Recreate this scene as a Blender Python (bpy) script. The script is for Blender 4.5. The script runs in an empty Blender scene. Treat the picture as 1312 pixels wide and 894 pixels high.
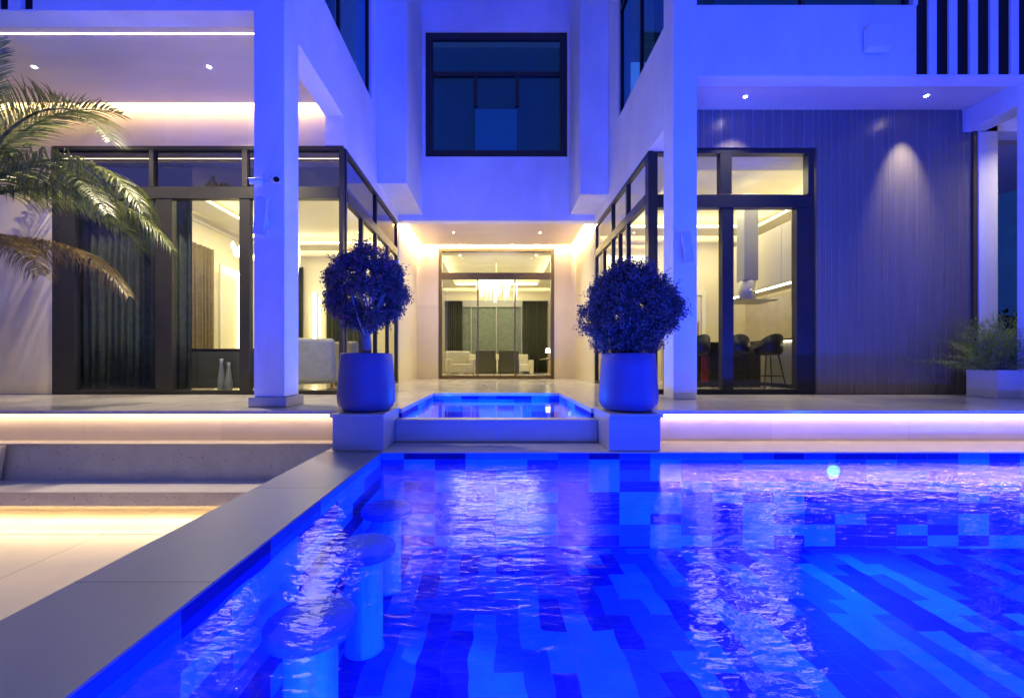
import bpy, bmesh, math, random
from mathutils import Vector, Matrix, noise
R = math.radians
sc = bpy.context.scene
COL = sc.collection
random.seed(7)

# ------------------------------------------------------------------ camera
F, VX, VY, EYE = 540.0, 636.0, 464.0, 0.5
cam = bpy.data.cameras.new('camera'); camo = bpy.data.objects.new('camera', cam); COL.objects.link(camo)
cam.sensor_width = 36; cam.lens = 36*F/1312; cam.clip_start = .02; cam.clip_end = 600
camo.location = (0, 0, EYE); camo.rotation_euler = (R(90), 0, 0)
cam.shift_x = 20/1312; cam.shift_y = 17/1312
sc.camera = camo

# ------------------------------------------------------------------ object helpers
def tag(o, label=None, cat=None, group=None, kind=None):
    if label: o['label'] = label
    if cat: o['category'] = cat
    if group: o['group'] = group
    if kind: o['kind'] = kind
    return o
def empty(name, loc=(0,0,0), label=None, cat=None, group=None, kind=None, rz=0):
    o = bpy.data.objects.new(name, None); COL.objects.link(o)
    o.location = loc; o.rotation_euler = (0,0,rz); o.empty_display_size = .1
    return tag(o, label, cat, group, kind)
def obj(name, bm, m, parent=None, smooth=False, loc=None):
    bmesh.ops.recalc_face_normals(bm, faces=bm.faces[:])
    me = bpy.data.meshes.new(name); bm.to_mesh(me); bm.free()
    o = bpy.data.objects.new(name, me); COL.objects.link(o)
    me.materials.append(m)
    if parent is not None: o.parent = parent
    if loc is not None: o.location = loc
    if smooth:
        for p in me.polygons: p.use_smooth = True
    return o
def bx(bm, x0, x1, y0, y1, z0, z1, bev=0.0):
    """axis box"""
    vs = [bm.verts.new((x, y, z)) for x in (x0,x1) for y in (y0,y1) for z in (z0,z1)]
    q = [(0,1,3,2),(4,6,7,5),(0,4,5,1),(2,3,7,6),(0,2,6,4),(1,5,7,3)]
    fs = [bm.faces.new([vs[i] for i in f]) for f in q]
    if bev > 0:
        es = list({e for f in fs for e in f.edges})
        bmesh.ops.bevel(bm, geom=es, offset=bev, segments=2, affect='EDGES', profile=.5)
    return vs
def boxes(name, lst, m, parent=None, bev=0.004):
    bm = bmesh.new()
    for b in lst: bx(bm, *b, bev=bev)
    return obj(name, bm, m, parent)
def lathe(bm, prof, c=(0,0,0), n=40):
    rings = []
    for r, z in prof:
        rings.append([bm.verts.new((c[0]+r*math.cos(2*math.pi*k/n), c[1]+r*math.sin(2*math.pi*k/n), c[2]+z)) for k in range(n)])
    for a, b in zip(rings, rings[1:]):
        for k in range(n):
            bm.faces.new((a[k], a[(k+1)%n], b[(k+1)%n], b[k]))
    bm.faces.new(rings[0][::-1]); bm.faces.new(rings[-1])
def tube(bm, pts, rads, n=8):
    rings = []
    up0 = Vector((0.13,0.21,1))
    for i, p in enumerate(pts):
        p = Vector(p)
        d = (Vector(pts[min(i+1,len(pts)-1)]) - Vector(pts[max(i-1,0)])).normalized()
        a = d.cross(up0)
        if a.length < .05: a = d.cross(Vector((1,0,0)))
        a.normalize(); b = d.cross(a)
        r = rads[i] if isinstance(rads,(list,tuple)) else rads
        rings.append([bm.verts.new(p + a*r*math.cos(2*math.pi*k/n) + b*r*math.sin(2*math.pi*k/n)) for k in range(n)])
    for a, b in zip(rings, rings[1:]):
        for k in range(n): bm.faces.new((a[k], a[(k+1)%n], b[(k+1)%n], b[k]))
    bm.faces.new(rings[0][::-1]); bm.faces.new(rings[-1])
def rot_box(bm, c, size, rot):
    """box of size centred at c turned by euler rot"""
    M = Matrix.Translation(c) @ rot.to_matrix().to_4x4() if hasattr(rot,'to_matrix') else Matrix.Translation(c) @ rot
    sx, sy, sz = [s/2 for s in size]
    s0 = len(bm.verts)
    vs = bx(bm, -sx, sx, -sy, sy, -sz, sz)
    for v in vs: v.co = M @ v.co

# ------------------------------------------------------------------ materials
def nt(name):
    m = bpy.data.materials.new(name); m.use_nodes = True
    t = m.node_tree; t.nodes.clear()
    out = t.nodes.new('ShaderNodeOutputMaterial')
    return m, t, out
def N(t, kind, **kw):
    n = t.nodes.new('ShaderNode'+kind)
    for k, v in kw.items():
        if k.startswith('i_'):
            n.inputs[k[2:].replace('_',' ')].default_value = v
        else: setattr(n, k, v)
    return n
def L(t, a, b): t.links.new(a, b)
def c4(c): return (c[0], c[1], c[2], 1)
def surf(name, col, rough=.5, var=.12, scale=3.0, bump=.05, bscale=40, spec=.5, metal=0.0, coat=0.0, stretch=(1,1,1), speckle=None, sheen=0, rvar=.1):
    m, t, out = nt(name)
    b = N(t, 'BsdfPrincipled'); L(t, b.outputs[0], out.inputs[0])
    tc = N(t, 'TexCoord'); mp = N(t, 'Mapping'); mp.inputs['Scale'].default_value = stretch
    L(t, tc.outputs['Object'], mp.inputs[0])
    n1 = N(t, 'TexNoise'); n1.inputs['Scale'].default_value = scale; n1.inputs['Detail'].default_value = 6; n1.inputs['Roughness'].default_value = .6
    L(t, mp.outputs[0], n1.inputs['Vector'])
    rmp = N(t, 'ValToRGB'); rmp.color_ramp.elements[0].position = .3; rmp.color_ramp.elements[1].position = .72
    rmp.color_ramp.elements[0].color = c4([c*(1-var) for c in col]); rmp.color_ramp.elements[1].color = c4([min(1,c*(1+var)) for c in col])
    L(t, n1.outputs[0], rmp.inputs[0])
    csock = rmp.outputs[0]
    if speckle:
        v = N(t, 'TexVoronoi'); v.inputs['Scale'].default_value = speckle[1]; L(t, mp.outputs[0], v.inputs['Vector'])
        r2 = N(t, 'ValToRGB'); r2.color_ramp.elements[0].position = .12; r2.color_ramp.elements[1].position = .2
        r2.color_ramp.elements[0].color = (1,1,1,1); r2.color_ramp.elements[1].color = (0,0,0,1)
        L(t, v.outputs['Distance'], r2.inputs[0])
        n3 = N(t, 'TexNoise'); n3.inputs['Scale'].default_value = speckle[1]*.35; L(t, mp.outputs[0], n3.inputs['Vector'])
        gt = N(t, 'Math', operation='GREATER_THAN'); gt.inputs[1].default_value = .53; L(t, n3.outputs[0], gt.inputs[0])
        mu = N(t, 'Math', operation='MULTIPLY'); L(t, r2.outputs[0], mu.inputs[0]); L(t, gt.outputs[0], mu.inputs[1])
        mx = N(t, 'MixRGB'); L(t, mu.outputs[0], mx.inputs[0]); L(t, csock, mx.inputs[1]); mx.inputs[2].default_value = c4(speckle[0])
        csock = mx.outputs[0]
    L(t, csock, b.inputs['Base Color'])
    mr = N(t, 'MapRange'); mr.inputs['To Min'].default_value = max(0, rough-rvar*rough); mr.inputs['To Max'].default_value = min(1, rough+rvar*rough)
    L(t, n1.outputs[0], mr.inputs[0]); L(t, mr.outputs[0], b.inputs['Roughness'])
    b.inputs['Specular IOR Level'].default_value = spec; b.inputs['Metallic'].default_value = metal
    b.inputs['Coat Weight'].default_value = coat
    if bump:
        n2 = N(t, 'TexNoise'); n2.inputs['Scale'].default_value = bscale; n2.inputs['Detail'].default_value = 4
        L(t, mp.outputs[0], n2.inputs['Vector'])
        bp = N(t, 'Bump'); bp.inputs['Strength'].default_value = bump; bp.inputs['Distance'].default_value = .01
        L(t, n2.outputs[0], bp.inputs['Height']); L(t, bp.outputs[0], b.inputs['Normal'])
    return m
def emis(name, col, strength):
    m, t, out = nt(name); e = N(t, 'Emission'); e.inputs[0].default_value = c4(col); e.inputs[1].default_value = strength
    L(t, e.outputs[0], out.inputs[0]); return m
def glass(name, tint=(.9,.95,.93), f0=.06, rough=0.0, gcol=(1,1,1)):
    """thin pane: mirror by angle, see-through otherwise"""
    m, t, out = nt(name)
    lw = N(t, 'LayerWeight'); lw.inputs[0].default_value = .5
    p = N(t, 'Math', operation='POWER'); p.inputs[1].default_value = 5; L(t, lw.outputs['Facing'], p.inputs[0])
    ma = N(t, 'Math', operation='MULTIPLY_ADD'); ma.inputs[1].default_value = 1-f0; ma.inputs[2].default_value = f0; L(t, p.outputs[0], ma.inputs[0])
    tr = N(t, 'BsdfTransparent'); tr.inputs[0].default_value = c4(tint)
    gl = N(t, 'BsdfGlossy'); gl.inputs['Roughness'].default_value = rough; gl.inputs[0].default_value = c4(gcol)
    mx = N(t, 'MixShader'); L(t, ma.outputs[0], mx.inputs[0]); L(t, tr.outputs[0], mx.inputs[1]); L(t, gl.outputs[0], mx.inputs[2])
    L(t, mx.outputs[0], out.inputs[0]); return m
def water_mat(name, amp, scale, f0=.018):
    m, t, out = nt(name)
    tc = N(t, 'TexCoord')
    mp = N(t, 'Mapping'); mp.inputs['Scale'].default_value = (.6, 1.45, 1); mp.inputs['Rotation'].default_value = (0,0,R(12)); L(t, tc.outputs['Object'], mp.inputs[0])
    n1 = N(t, 'TexNoise'); n1.inputs['Scale'].default_value = scale; n1.inputs['Detail'].default_value = 2.5; n1.inputs['Roughness'].default_value = .45; n1.inputs['Distortion'].default_value = .6
    n2 = N(t, 'TexNoise'); n2.inputs['Scale'].default_value = scale*.28; n2.inputs['Detail'].default_value = 1
    L(t, mp.outputs[0], n1.inputs[0]); L(t, mp.outputs[0], n2.inputs[0])
    ad = N(t, 'Math', operation='MULTIPLY_ADD'); ad.inputs[1].default_value = 1.5; L(t, n2.outputs[0], ad.inputs[0]); L(t, n1.outputs[0], ad.inputs[2])
    bp = N(t, 'Bump'); bp.inputs['Strength'].default_value = 1; bp.inputs['Distance'].default_value = amp; L(t, ad.outputs[0], bp.inputs['Height'])
    lw = N(t, 'LayerWeight'); lw.inputs[0].default_value = .5; L(t, bp.outputs[0], lw.inputs['Normal'])
    p = N(t, 'Math', operation='POWER'); p.inputs[1].default_value = 5.4; L(t, lw.outputs['Facing'], p.inputs[0])
    ma = N(t, 'Math', operation='MULTIPLY_ADD'); ma.inputs[1].default_value = 1-f0; ma.inputs[2].default_value = f0; L(t, p.outputs[0], ma.inputs[0])
    tr = N(t, 'BsdfTransparent'); tr.inputs[0].default_value = (.85,.93,1,1)
    gl = N(t, 'BsdfGlossy'); gl.inputs['Roughness'].default_value = .02; L(t, bp.outputs[0], gl.inputs['Normal'])
    mx = N(t, 'MixShader'); L(t, ma.outputs[0], mx.inputs[0]); L(t, tr.outputs[0], mx.inputs[1]); L(t, gl.outputs[0], mx.inputs[2])
    L(t, mx.outputs[0], out.inputs[0]); return m
def tile_mat(name, axes, bw=.57, bh=.285, tones=((.015,.03,.09),(.06,.12,.3),(.30,.42,.62)), pos=(0,.4,.62), offset=.5, wob=.0, rough=.6):
    """pool tiles, colour picked per tile"""
    m, t, out = nt(name)
    b = N(t, 'BsdfPrincipled'); L(t, b.outputs[0], out.inputs[0]); b.inputs['Roughness'].default_value = rough; b.inputs['Specular IOR Level'].default_value = .15
    tc = N(t, 'TexCoord'); sp = N(t, 'SeparateXYZ'); L(t, tc.outputs['Object'], sp.inputs[0])
    cb = N(t, 'CombineXYZ'); L(t, sp.outputs[axes[0]], cb.inputs[0]); L(t, sp.outputs[axes[1]], cb.inputs[1])
    vec = cb.outputs[0]
    if wob:  # warps the tile pattern to imitate refraction through the water
        nz = N(t, 'TexNoise'); nz.inputs['Scale'].default_value = 3.6; nz.inputs['Detail'].default_value = 1.0; L(t, tc.outputs['Object'], nz.inputs[0])
        s = N(t, 'VectorMath', operation='SUBTRACT'); L(t, nz.outputs['Color'], s.inputs[0]); s.inputs[1].default_value = (.5,.5,.5)
        k = N(t, 'VectorMath', operation='SCALE'); L(t, s.outputs[0], k.inputs[0]); k.inputs['Scale'].default_value = wob
        a = N(t, 'VectorMath', operation='ADD'); L(t, vec, a.inputs[0]); L(t, k.outputs[0], a.inputs[1]); vec = a.outputs[0]
    br = N(t, 'TexBrick'); L(t, vec, br.inputs['Vector'])
    br.offset = offset; br.squash = 1
    br.inputs['Color1'].default_value = (0,0,0,1); br.inputs['Color2'].default_value = (1,1,1,1); br.inputs['Mortar'].default_value = (.4,.4,.4,1)
    br.inputs['Scale'].default_value = 1; br.inputs['Brick Width'].default_value = bw; br.inputs['Row Height'].default_value = bh
    br.inputs['Mortar Size'].default_value = .0010; br.inputs['Mortar Smooth'].default_value = .2
    rp = N(t, 'ValToRGB'); rp.color_ramp.interpolation = 'CONSTANT'
    e = rp.color_ramp.elements; e[0].position = pos[0]; e[0].color = c4(tones[0]); e[1].position = pos[1]; e[1].color = c4(tones[1])
    x = e.new(pos[2]); x.color = c4(tones[2])
    L(t, br.outputs['Color'], rp.inputs[0])
    n1 = N(t, 'TexNoise'); n1.inputs['Scale'].default_value = 6; n1.inputs['Detail'].default_value = 5; L(t, tc.outputs['Object'], n1.inputs[0])
    mr = N(t, 'MapRange'); mr.inputs['To Min'].default_value = .7; mr.inputs['To Max'].default_value = 1.3; L(t, n1.outputs[0], mr.inputs[0])
    vm = N(t, 'VectorMath', operation='SCALE'); L(t, rp.outputs[0], vm.inputs[0]); L(t, mr.outputs[0], vm.inputs['Scale'])
    mo = N(t, 'MixRGB'); L(t, br.outputs['Fac'], mo.inputs[0]); L(t, vm.outputs[0], mo.inputs[1]); mo.inputs[2].default_value = (.12,.16,.24,1)
    L(t, mo.outputs[0], b.inputs['Base Color'])
    return m
def slab_mat(name, col, bw, bh, rough=.3, var=.1, speckle=None, joint=.5, axes=('X','Y'), vein=.0, bump=.03, offset=0.0, spec=.5, jw=.003, shift=(0,0)):
    """stone paving in big slabs with fine joints"""
    m = surf(name, col, rough, var, 2.2, bump, 60, speckle=speckle, spec=spec, rvar=.25)
    t = m.node_tree; b = [n for n in t.nodes if n.type=='BSDF_PRINCIPLED'][0]
    tc = [n for n in t.nodes if n.type=='TEX_COORD'][0]
    sp = N(t, 'SeparateXYZ'); L(t, tc.outputs['Object'], sp.inputs[0]); cb = N(t, 'CombineXYZ'); L(t, sp.outputs[axes[0]], cb.inputs[0]); L(t, sp.outputs[axes[1]], cb.inputs[1])
    va = N(t, 'VectorMath', operation='ADD'); L(t, cb.outputs[0], va.inputs[0]); va.inputs[1].default_value = (shift[0],shift[1],0)
    br = N(t, 'TexBrick'); L(t, va.outputs[0], br.inputs['Vector']); br.offset = offset
    br.inputs['Color1'].default_value = (.9,.9,.9,1); br.inputs['Color2'].default_value = (1,1,1,1); br.inputs['Mortar'].default_value = (joint,)*3+(1,)
    br.inputs['Scale'].default_value = 1; br.inputs['Brick Width'].default_value = bw; br.inputs['Row Height'].default_value = bh; br.inputs['Mortar Size'].default_value = jw
    src = b.inputs['Base Color'].links[0].from_socket
    mx = N(t, 'MixRGB', blend_type='MULTIPLY'); mx.inputs[0].default_value = 1; L(t, src, mx.inputs[1]); L(t, br.outputs['Color'], mx.inputs[2])
    fin = mx.outputs[0]
    if vein:
        mpv = N(t, 'Mapping'); mpv.inputs['Rotation'].default_value = (0,0,R(35)); mpv.inputs['Scale'].default_value = (1,.35,1); L(t, tc.outputs['Object'], mpv.inputs[0])
        nv = N(t, 'TexNoise'); nv.inputs['Scale'].default_value = 2.2; nv.inputs['Detail'].default_value = 8; nv.inputs['Distortion'].default_value = 1.4; L(t, mpv.outputs[0], nv.inputs[0])
        rv = N(t, 'ValToRGB'); rv.color_ramp.elements[0].position=.46; rv.color_ramp.elements[0].color=(0,0,0,1); rv.color_ramp.elements[1].position=.5; rv.color_ramp.elements[1].color=(1,1,1,1)
        x = rv.color_ramp.elements.new(.54); x.color=(0,0,0,1)
        L(t, nv.outputs[0], rv.inputs[0])
        sc_ = N(t, 'Math', operation='MULTIPLY'); sc_.inputs[1].default_value = vein; L(t, rv.outputs[0], sc_.inputs[0])
        m2 = N(t, 'MixRGB'); L(t, sc_.outputs[0], m2.inputs[0]); L(t, fin, m2.inputs[1]); m2.inputs[2].default_value = c4([c*.55 for c in col]); fin = m2.outputs[0]
    L(t, fin, b.inputs['Base Color'])
    return m

M = {}
M['paint'] = surf('white_wall_paint', (.78,.78,.79), .7, .12, .9, .3, 45, stretch=(1,1,.55))
M['cream'] = slab_mat('cream_stone_cladding', (.78,.69,.47), 1.3, 2.2, .35, .04, joint=.85, axes=('X','Z'), bump=.02)
M['cream_side'] = slab_mat('cream_stone_return', (.78,.69,.47), 1.3, 2.2, .35, .04, joint=.85, axes=('Y','Z'), bump=.02)
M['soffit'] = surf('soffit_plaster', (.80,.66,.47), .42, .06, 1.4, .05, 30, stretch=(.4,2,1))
M['deck'] = slab_mat('terrace_marble', (.62,.58,.52), 1.2, .6, .16, .07, joint=.75, vein=.25, bump=.008)
M['deck_edge'] = surf('terrace_edge_stone', (.60,.57,.54), .3, .06, 4, .03, 60)
M['plinth'] = surf('plinth_stone', (.42,.42,.42), .35, .05, 2, .03, 60)
M['skirt'] = slab_mat('terrace_side_stone', (.62,.56,.50), 1.45, 3, .4, .05, joint=.8, axes=('X','Z'), bump=.02)
M['coping'] = slab_mat('grey_coping_stone', (.25,.275,.34), 40, 1.19, .42, .06, joint=.45, bump=.04, jw=.004, shift=(10,.785))
M['terrazzo'] = surf('grey_speckled_terrazzo', (.62,.59,.54), .45, .10, 5, .1, 90, speckle=((.06,.06,.07),34))
M['bench'] = surf('pale_bench_stone', (.64,.60,.53), .35, .06, 4, .04, 70)
M['floor_low'] = slab_mat('sunken_floor_stone', (.56,.50,.42), 1.15, 1.2, .38, .10, joint=.4, bump=.03, jw=.005)
M['ground'] = surf('garden_soil', (.10,.10,.08), .9, .3, 3, .4, 20)
M['bronze'] = surf('dark_bronze_frame', (.045,.043,.035), .38, .1, 6, .02, 80, metal=.35)
M['navy'] = surf('black_window_frame', (.02,.022,.026), .33, .1, 6, .02, 80, metal=.2)
M['gold'] = surf('bronze_gilt_frame', (.17,.125,.06), .35, .1, 6, .02, 80, metal=.6)
M['glass'] = glass('clear_glazing', (.86,.90,.84), .07)
M['glass_t'] = glass('tinted_glazing', (.30,.36,.38), .14)
M['glass_up'] = glass('dark_upper_glazing', (.26,.58,.60), .10, 0, (.25,.7,.9))
M['glass_tr'] = glass('reflective_transom', (.04,.035,.03), .26)
M['blind_up'] = surf('upper_window_lining', (.08,.22,.26), .8, .1, 1)
M['blind_roll'] = surf('roller_blind_fabric', (.16,.5,.62), .8, .05, 3)
M['black'] = surf('black_void_lining', (.012,.014,.018), .6, .1)
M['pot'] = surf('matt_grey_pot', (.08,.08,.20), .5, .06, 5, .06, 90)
M['soil'] = surf('potting_soil', (.05,.035,.025), .95, .3, 20, .5, 40)
M['bark'] = surf('pale_bark', (.30,.24,.20), .8, .25, 14, .5, 40, stretch=(1,1,.4))
M['bark_palm'] = surf('palm_bark', (.16,.12,.08), .9, .35, 10, .7, 25)
M['metal_w'] = surf('white_metal_housing', (.72,.72,.74), .35, .03, 5, .01)
M['black_gloss'] = surf('black_lens_glass', (.01,.01,.012), .08, .0, 5, 0)
M['speaker'] = surf('grey_speaker_cover', (.55,.56,.6), .5, .04, 5, .04, 200)
M['led'] = emis('warm_led', (1,.67,.34), 12)
M['led_soft'] = emis('warm_led_diffuser', (1,.72,.42), 9)
M['led_room'] = emis('room_cove_led', (1,.86,.50), 11)
M['spot_e'] = emis('downlight_lens', (1,.88,.72), 26)
M['pool_e'] = emis('pool_lamp_lens', (.10,.55,1), 1.1)
M['cream_in'] = surf('room_wall_paint', (.72,.66,.48), .6, .03, 1, .04, 60)
M['ceil_in'] = surf('room_ceiling_paint', (.76,.72,.58), .6, .03, 1, .03, 60)
M['floor_in'] = slab_mat('room_floor_marble', (.55,.5,.42), 1.2, 1.2, .15, .08, joint=.8, bump=.005)
M['drape'] = surf('beige_drape', (.36,.29,.19), .85, .15, 9, .3, 120)
M['sheer'] = surf('grey_green_sheer', (.13,.155,.13), .85, .25, 9, .3, 120)
M['drape_d'] = surf('dark_olive_drape', (.09,.10,.07), .85, .15, 9, .3, 120)
M['sofa'] = surf('light_upholstery', (.46,.43,.36), .85, .1, 8, .3, 160)
M['sofa_d'] = surf('olive_grey_upholstery', (.085,.085,.06), .8, .1, 8, .3, 160)
M['leather'] = surf('black_leather', (.02,.02,.025), .4, .1, 10, .1, 90)
M['red'] = surf('dark_red_cloth', (.20,.02,.02), .8, .2, 10, .2, 90)
M['steel'] = surf('brushed_steel', (.5,.5,.5), .3, .05, 4, .03, 60, metal=.9, stretch=(1,1,8))
M['cab'] = surf('cream_cabinet_lacquer', (.62,.57,.42), .3, .02, 2, .01)
M['cab_g'] = surf('grey_cabinet_lacquer', (.28,.28,.27), .3, .03, 2, .01)
M['stone_b'] = surf('beige_backsplash', (.55,.48,.33), .3, .1, 4, .02)
M['counter'] = surf('dark_counter_stone', (.04,.035,.03), .25, .2, 12, .02)
M['crystal'] = glass('crystal_drop', (1,1,1), .25, .05)
M['crystal_e'] = emis('chandelier_glow', (1,.9,.6), 3.2)
M['brass'] = surf('brass', (.6,.42,.18), .25, .05, 5, .02, metal=1)
M['table'] = surf('dark_wood_table', (.06,.04,.025), .3, .2, 9, .05, stretch=(1,6,1))
M['white_c'] = surf('white_ceramic', (.7,.69,.66), .2, .03)
M['teal'] = surf('teal_backdrop', (.10,.42,.55), .8, .15, 1)
M['glass_n'] = surf('pale_backdrop_pane', (.2,.35,.4), .3)
M['planter'] = surf('white_planter_fibreglass', (.74,.73,.71), .45, .03, 3, .04, 80)
TONES = ((.004,.02,.50),(.010,.12,.66),(.02,.30,.78))
M['tile_f'] = tile_mat('pool_floor_tiles', ('Y','X'), .36, .15, TONES, (0,.36,.62), .5, .075)
WT = ((.004,.015,.26),(.012,.10,.58),(.03,.30,.78))
M['tile_x'] = tile_mat('pool_back_wall_tiles', ('X','Z'), .285, .10, WT, (0,.40,.62), .0, .0)
M['tile_y'] = tile_mat('pool_side_wall_tiles', ('Y','Z'), .57, .11, WT, (0,.34,.56), .5, .03)
M['water'] = water_mat('pool_water', .0034, 18)
M['water_s'] = water_mat('spa_water', .0007, 5, .03)

# cladding: near-black gloss panels with fine bright vertical grooves
def cladding():
    m, t, out = nt('grooved_gloss_cladding')
    b = N(t, 'BsdfPrincipled'); L(t, b.outputs[0], out.inputs[0])
    tc = N(t, 'TexCoord')
    mp = N(t, 'Mapping'); mp.inputs['Scale'].default_value = (9,9,.3); L(t, tc.outputs['Object'], mp.inputs[0])
    n = N(t, 'TexNoise'); n.inputs['Scale'].default_value = 3; n.inputs['Detail'].default_value = 8; L(t, mp.outputs[0], n.inputs[0])
    r = N(t, 'ValToRGB'); r.color_ramp.elements[0].position=.3; r.color_ramp.elements[0].color=(.18,.155,.125,1); r.color_ramp.elements[1].position=.7; r.color_ramp.elements[1].color=(.24,.21,.17,1)
    L(t, n.outputs[0], r.inputs[0]); L(t, r.outputs[0], b.inputs['Base Color'])
    mr = N(t, 'MapRange'); mr.inputs['To Min'].default_value=.22; mr.inputs['To Max'].default_value=.4; L(t, n.outputs[0], mr.inputs[0]); L(t, mr.outputs[0], b.inputs['Roughness'])
    b.inputs['Metallic'].default_value = .3
    bp = N(t, 'Bump'); bp.inputs['Strength'].default_value=.15; bp.inputs['Distance'].default_value=.01; L(t, n.outputs[0], bp.inputs['Height']); L(t, bp.outputs[0], b.inputs['Normal'])
    return m
M['clad'] = cladding()
M['groove'] = surf('bright_groove_trim', (.55,.53,.5), .3, .1, 6, 0, metal=.7)

def leaf_mat(name, c1, c2, c3=None, scale=18):
    m, t, out = nt(name)
    b = N(t, 'BsdfPrincipled'); b.inputs['Roughness'].default_value = .45
    tc = N(t, 'TexCoord'); n = N(t, 'TexNoise'); n.inputs['Scale'].default_value = scale; n.inputs['Detail'].default_value = 3; L(t, tc.outputs['Object'], n.inputs[0])
    r = N(t, 'ValToRGB'); r.color_ramp.elements[0].position=.35; r.color_ramp.elements[0].color=c4(c1); r.color_ramp.elements[1].position=.65; r.color_ramp.elements[1].color=c4(c2)
    if c3: x = r.color_ramp.elements.new(.74); x.color = c4(c3)
    L(t, n.outputs[0], r.inputs[0]); L(t, r.outputs[0], b.inputs['Base Color'])
    tl = N(t, 'BsdfTranslucent'); L(t, r.outputs[0], tl.inputs[0])
    mx = N(t, 'MixShader'); mx.inputs[0].default_value=.25; L(t, b.outputs[0], mx.inputs[1]); L(t, tl.outputs[0], mx.inputs[2]); L(t, mx.outputs[0], out.inputs[0])
    return m
M['leaf'] = leaf_mat('bush_leaves', (.06,.07,.04), (.22,.14,.15))
M['blossom'] = leaf_mat('magenta_blossom', (.45,.03,.16), (.6,.06,.3))
M['palm'] = leaf_mat('palm_leaflets', (.08,.115,.02), (.27,.30,.08), scale=9)
M['palm_dry'] = leaf_mat('dry_palm_leaflets', (.26,.18,.03), (.42,.31,.09), scale=9)
M['shrub'] = leaf_mat('fine_shrub_leaves', (.18,.30,.02), (.45,.58,.06), scale=12)
M['hedge'] = leaf_mat('dark_hedge_leaves', (.01,.02,.01), (.03,.045,.02), scale=5)

# ------------------------------------------------------------------ world and lights
w = bpy.data.worlds.new('World'); sc.world = w; w.use_nodes = True
t = w.node_tree; bg = t.nodes['Background']
sky = t.nodes.new('ShaderNodeTexSky'); sky.sky_type = 'NISHITA'; sky.sun_disc = False
sky.sun_elevation = R(-3.0); sky.sun_rotation = R(20); sky.air_density = 1.0; sky.dust_density = .6; sky.ozone_density = 3.0
tint = t.nodes.new('ShaderNodeMixRGB'); tint.blend_type = 'MULTIPLY'; tint.inputs[0].default_value = 1; tint.inputs[2].default_value = (.55,.62,.85,1)
t.links.new(sky.outputs[0], tint.inputs[1]); t.links.new(tint.outputs[0], bg.inputs[0])
bg.inputs[1].default_value = 6.0

def area(name, loc, size, power, col, rot=(0,0,0), sy=None, parent=None, spread=None, shape=None):
    l = bpy.data.lights.new(name, 'AREA'); l.energy = power; l.color = col
    if shape: l.shape = shape
    elif sy: l.shape = 'RECTANGLE'
    l.size = size
    if sy: l.size_y = sy
    if spread: l.spread = spread
    o = bpy.data.objects.new(name, l); COL.objects.link(o); o.location = loc; o.rotation_euler = rot
    if parent: o.parent = parent
    return o
def spot(name, loc, power, col, ang=70, blend=.6, rot=(0,0,0)):
    l = bpy.data.lights.new(name, 'SPOT'); l.energy = power; l.color = col; l.spot_size = R(ang); l.spot_blend = 1.0; l.shadow_soft_size = .03
    o = bpy.data.objects.new(name, l); COL.objects.link(o); o.location = loc; o.rotation_euler = rot
    return o

WARM = (1,.72,.36); WARMR = (1,.86,.54)
XL, XR = -2.375, 2.38          # inner side planes of the two wings
YF = 6.60                     # glazed ground floor front
YO, YB = 10.20, 12.60         # alcove mouth and back
TOP = 9.6

# ------------------------------------------------------------------ ground
tag(boxes('ground', [(-60,60,-60,60,-2.6,-2.4)], M['ground'], bev=0), kind='structure')

# ------------------------------------------------------------------ terrace
bm = bmesh.new()
bx(bm, -12,-1.53, 4.38,YF-.1, -.045,0, .004); bx(bm, 1.53,12, 4.38,YF-.1, -.045,0, .004)
bx(bm, -1.53,-1.02, 4.55,YF-.1, -.045,0, .0); bx(bm, 1.02,1.53, 4.55,YF-.1, -.045,0, .0)
bx(bm, -1.02,1.02, 6.84,YF+.3, -.045,0,.0)
bx(bm, XL,-1.02, YF-.1,YB, -.045,0); bx(bm, 1.02,XR, YF-.1,YB, -.045,0); bx(bm, -1.02,1.02, YF+.3,YB, -.045,0)
terrace = tag(obj('terrace', bm, M['deck']), kind='structure', label='pale polished marble terrace in front of the house')
bm = bmesh.new()
bx(bm, -12,-1.50, 4.45,4.6, -.33,-.045); bx(bm, 1.50,12, 4.45,4.6, -.33,-.045)
obj('terrace_side', bm, M['skirt'], terrace)
boxes('terrace_core', [(-12,-1.10,4.6,12.4,-1.4,-.045),(1.10,12,4.6,12.4,-1.4,-.045),(-1.10,1.10,6.95,12.4,-1.4,-.045)], M['black'], terrace, 0)
for x0, x1 in ((-12,-1.56),(1.56,12)):
    s = boxes('led_strip', [(x0,x1,4.395,4.408,-.053,-.0455)], M['led'], terrace, 0)
for x0, x1 in ((-1.53,-1.05),(1.05,1.53)):
    boxes('plinth', [(x0,x1,3.93,4.547,-.326,-.012)], M['plinth'], terrace, .004)
    boxes('plinth_cap', [(x0-.02 if x0<0 else x0, x1 if x0<0 else x1+.02,3.905,4.55,-.012,.018)], M['plinth'], terrace, .004)

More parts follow.
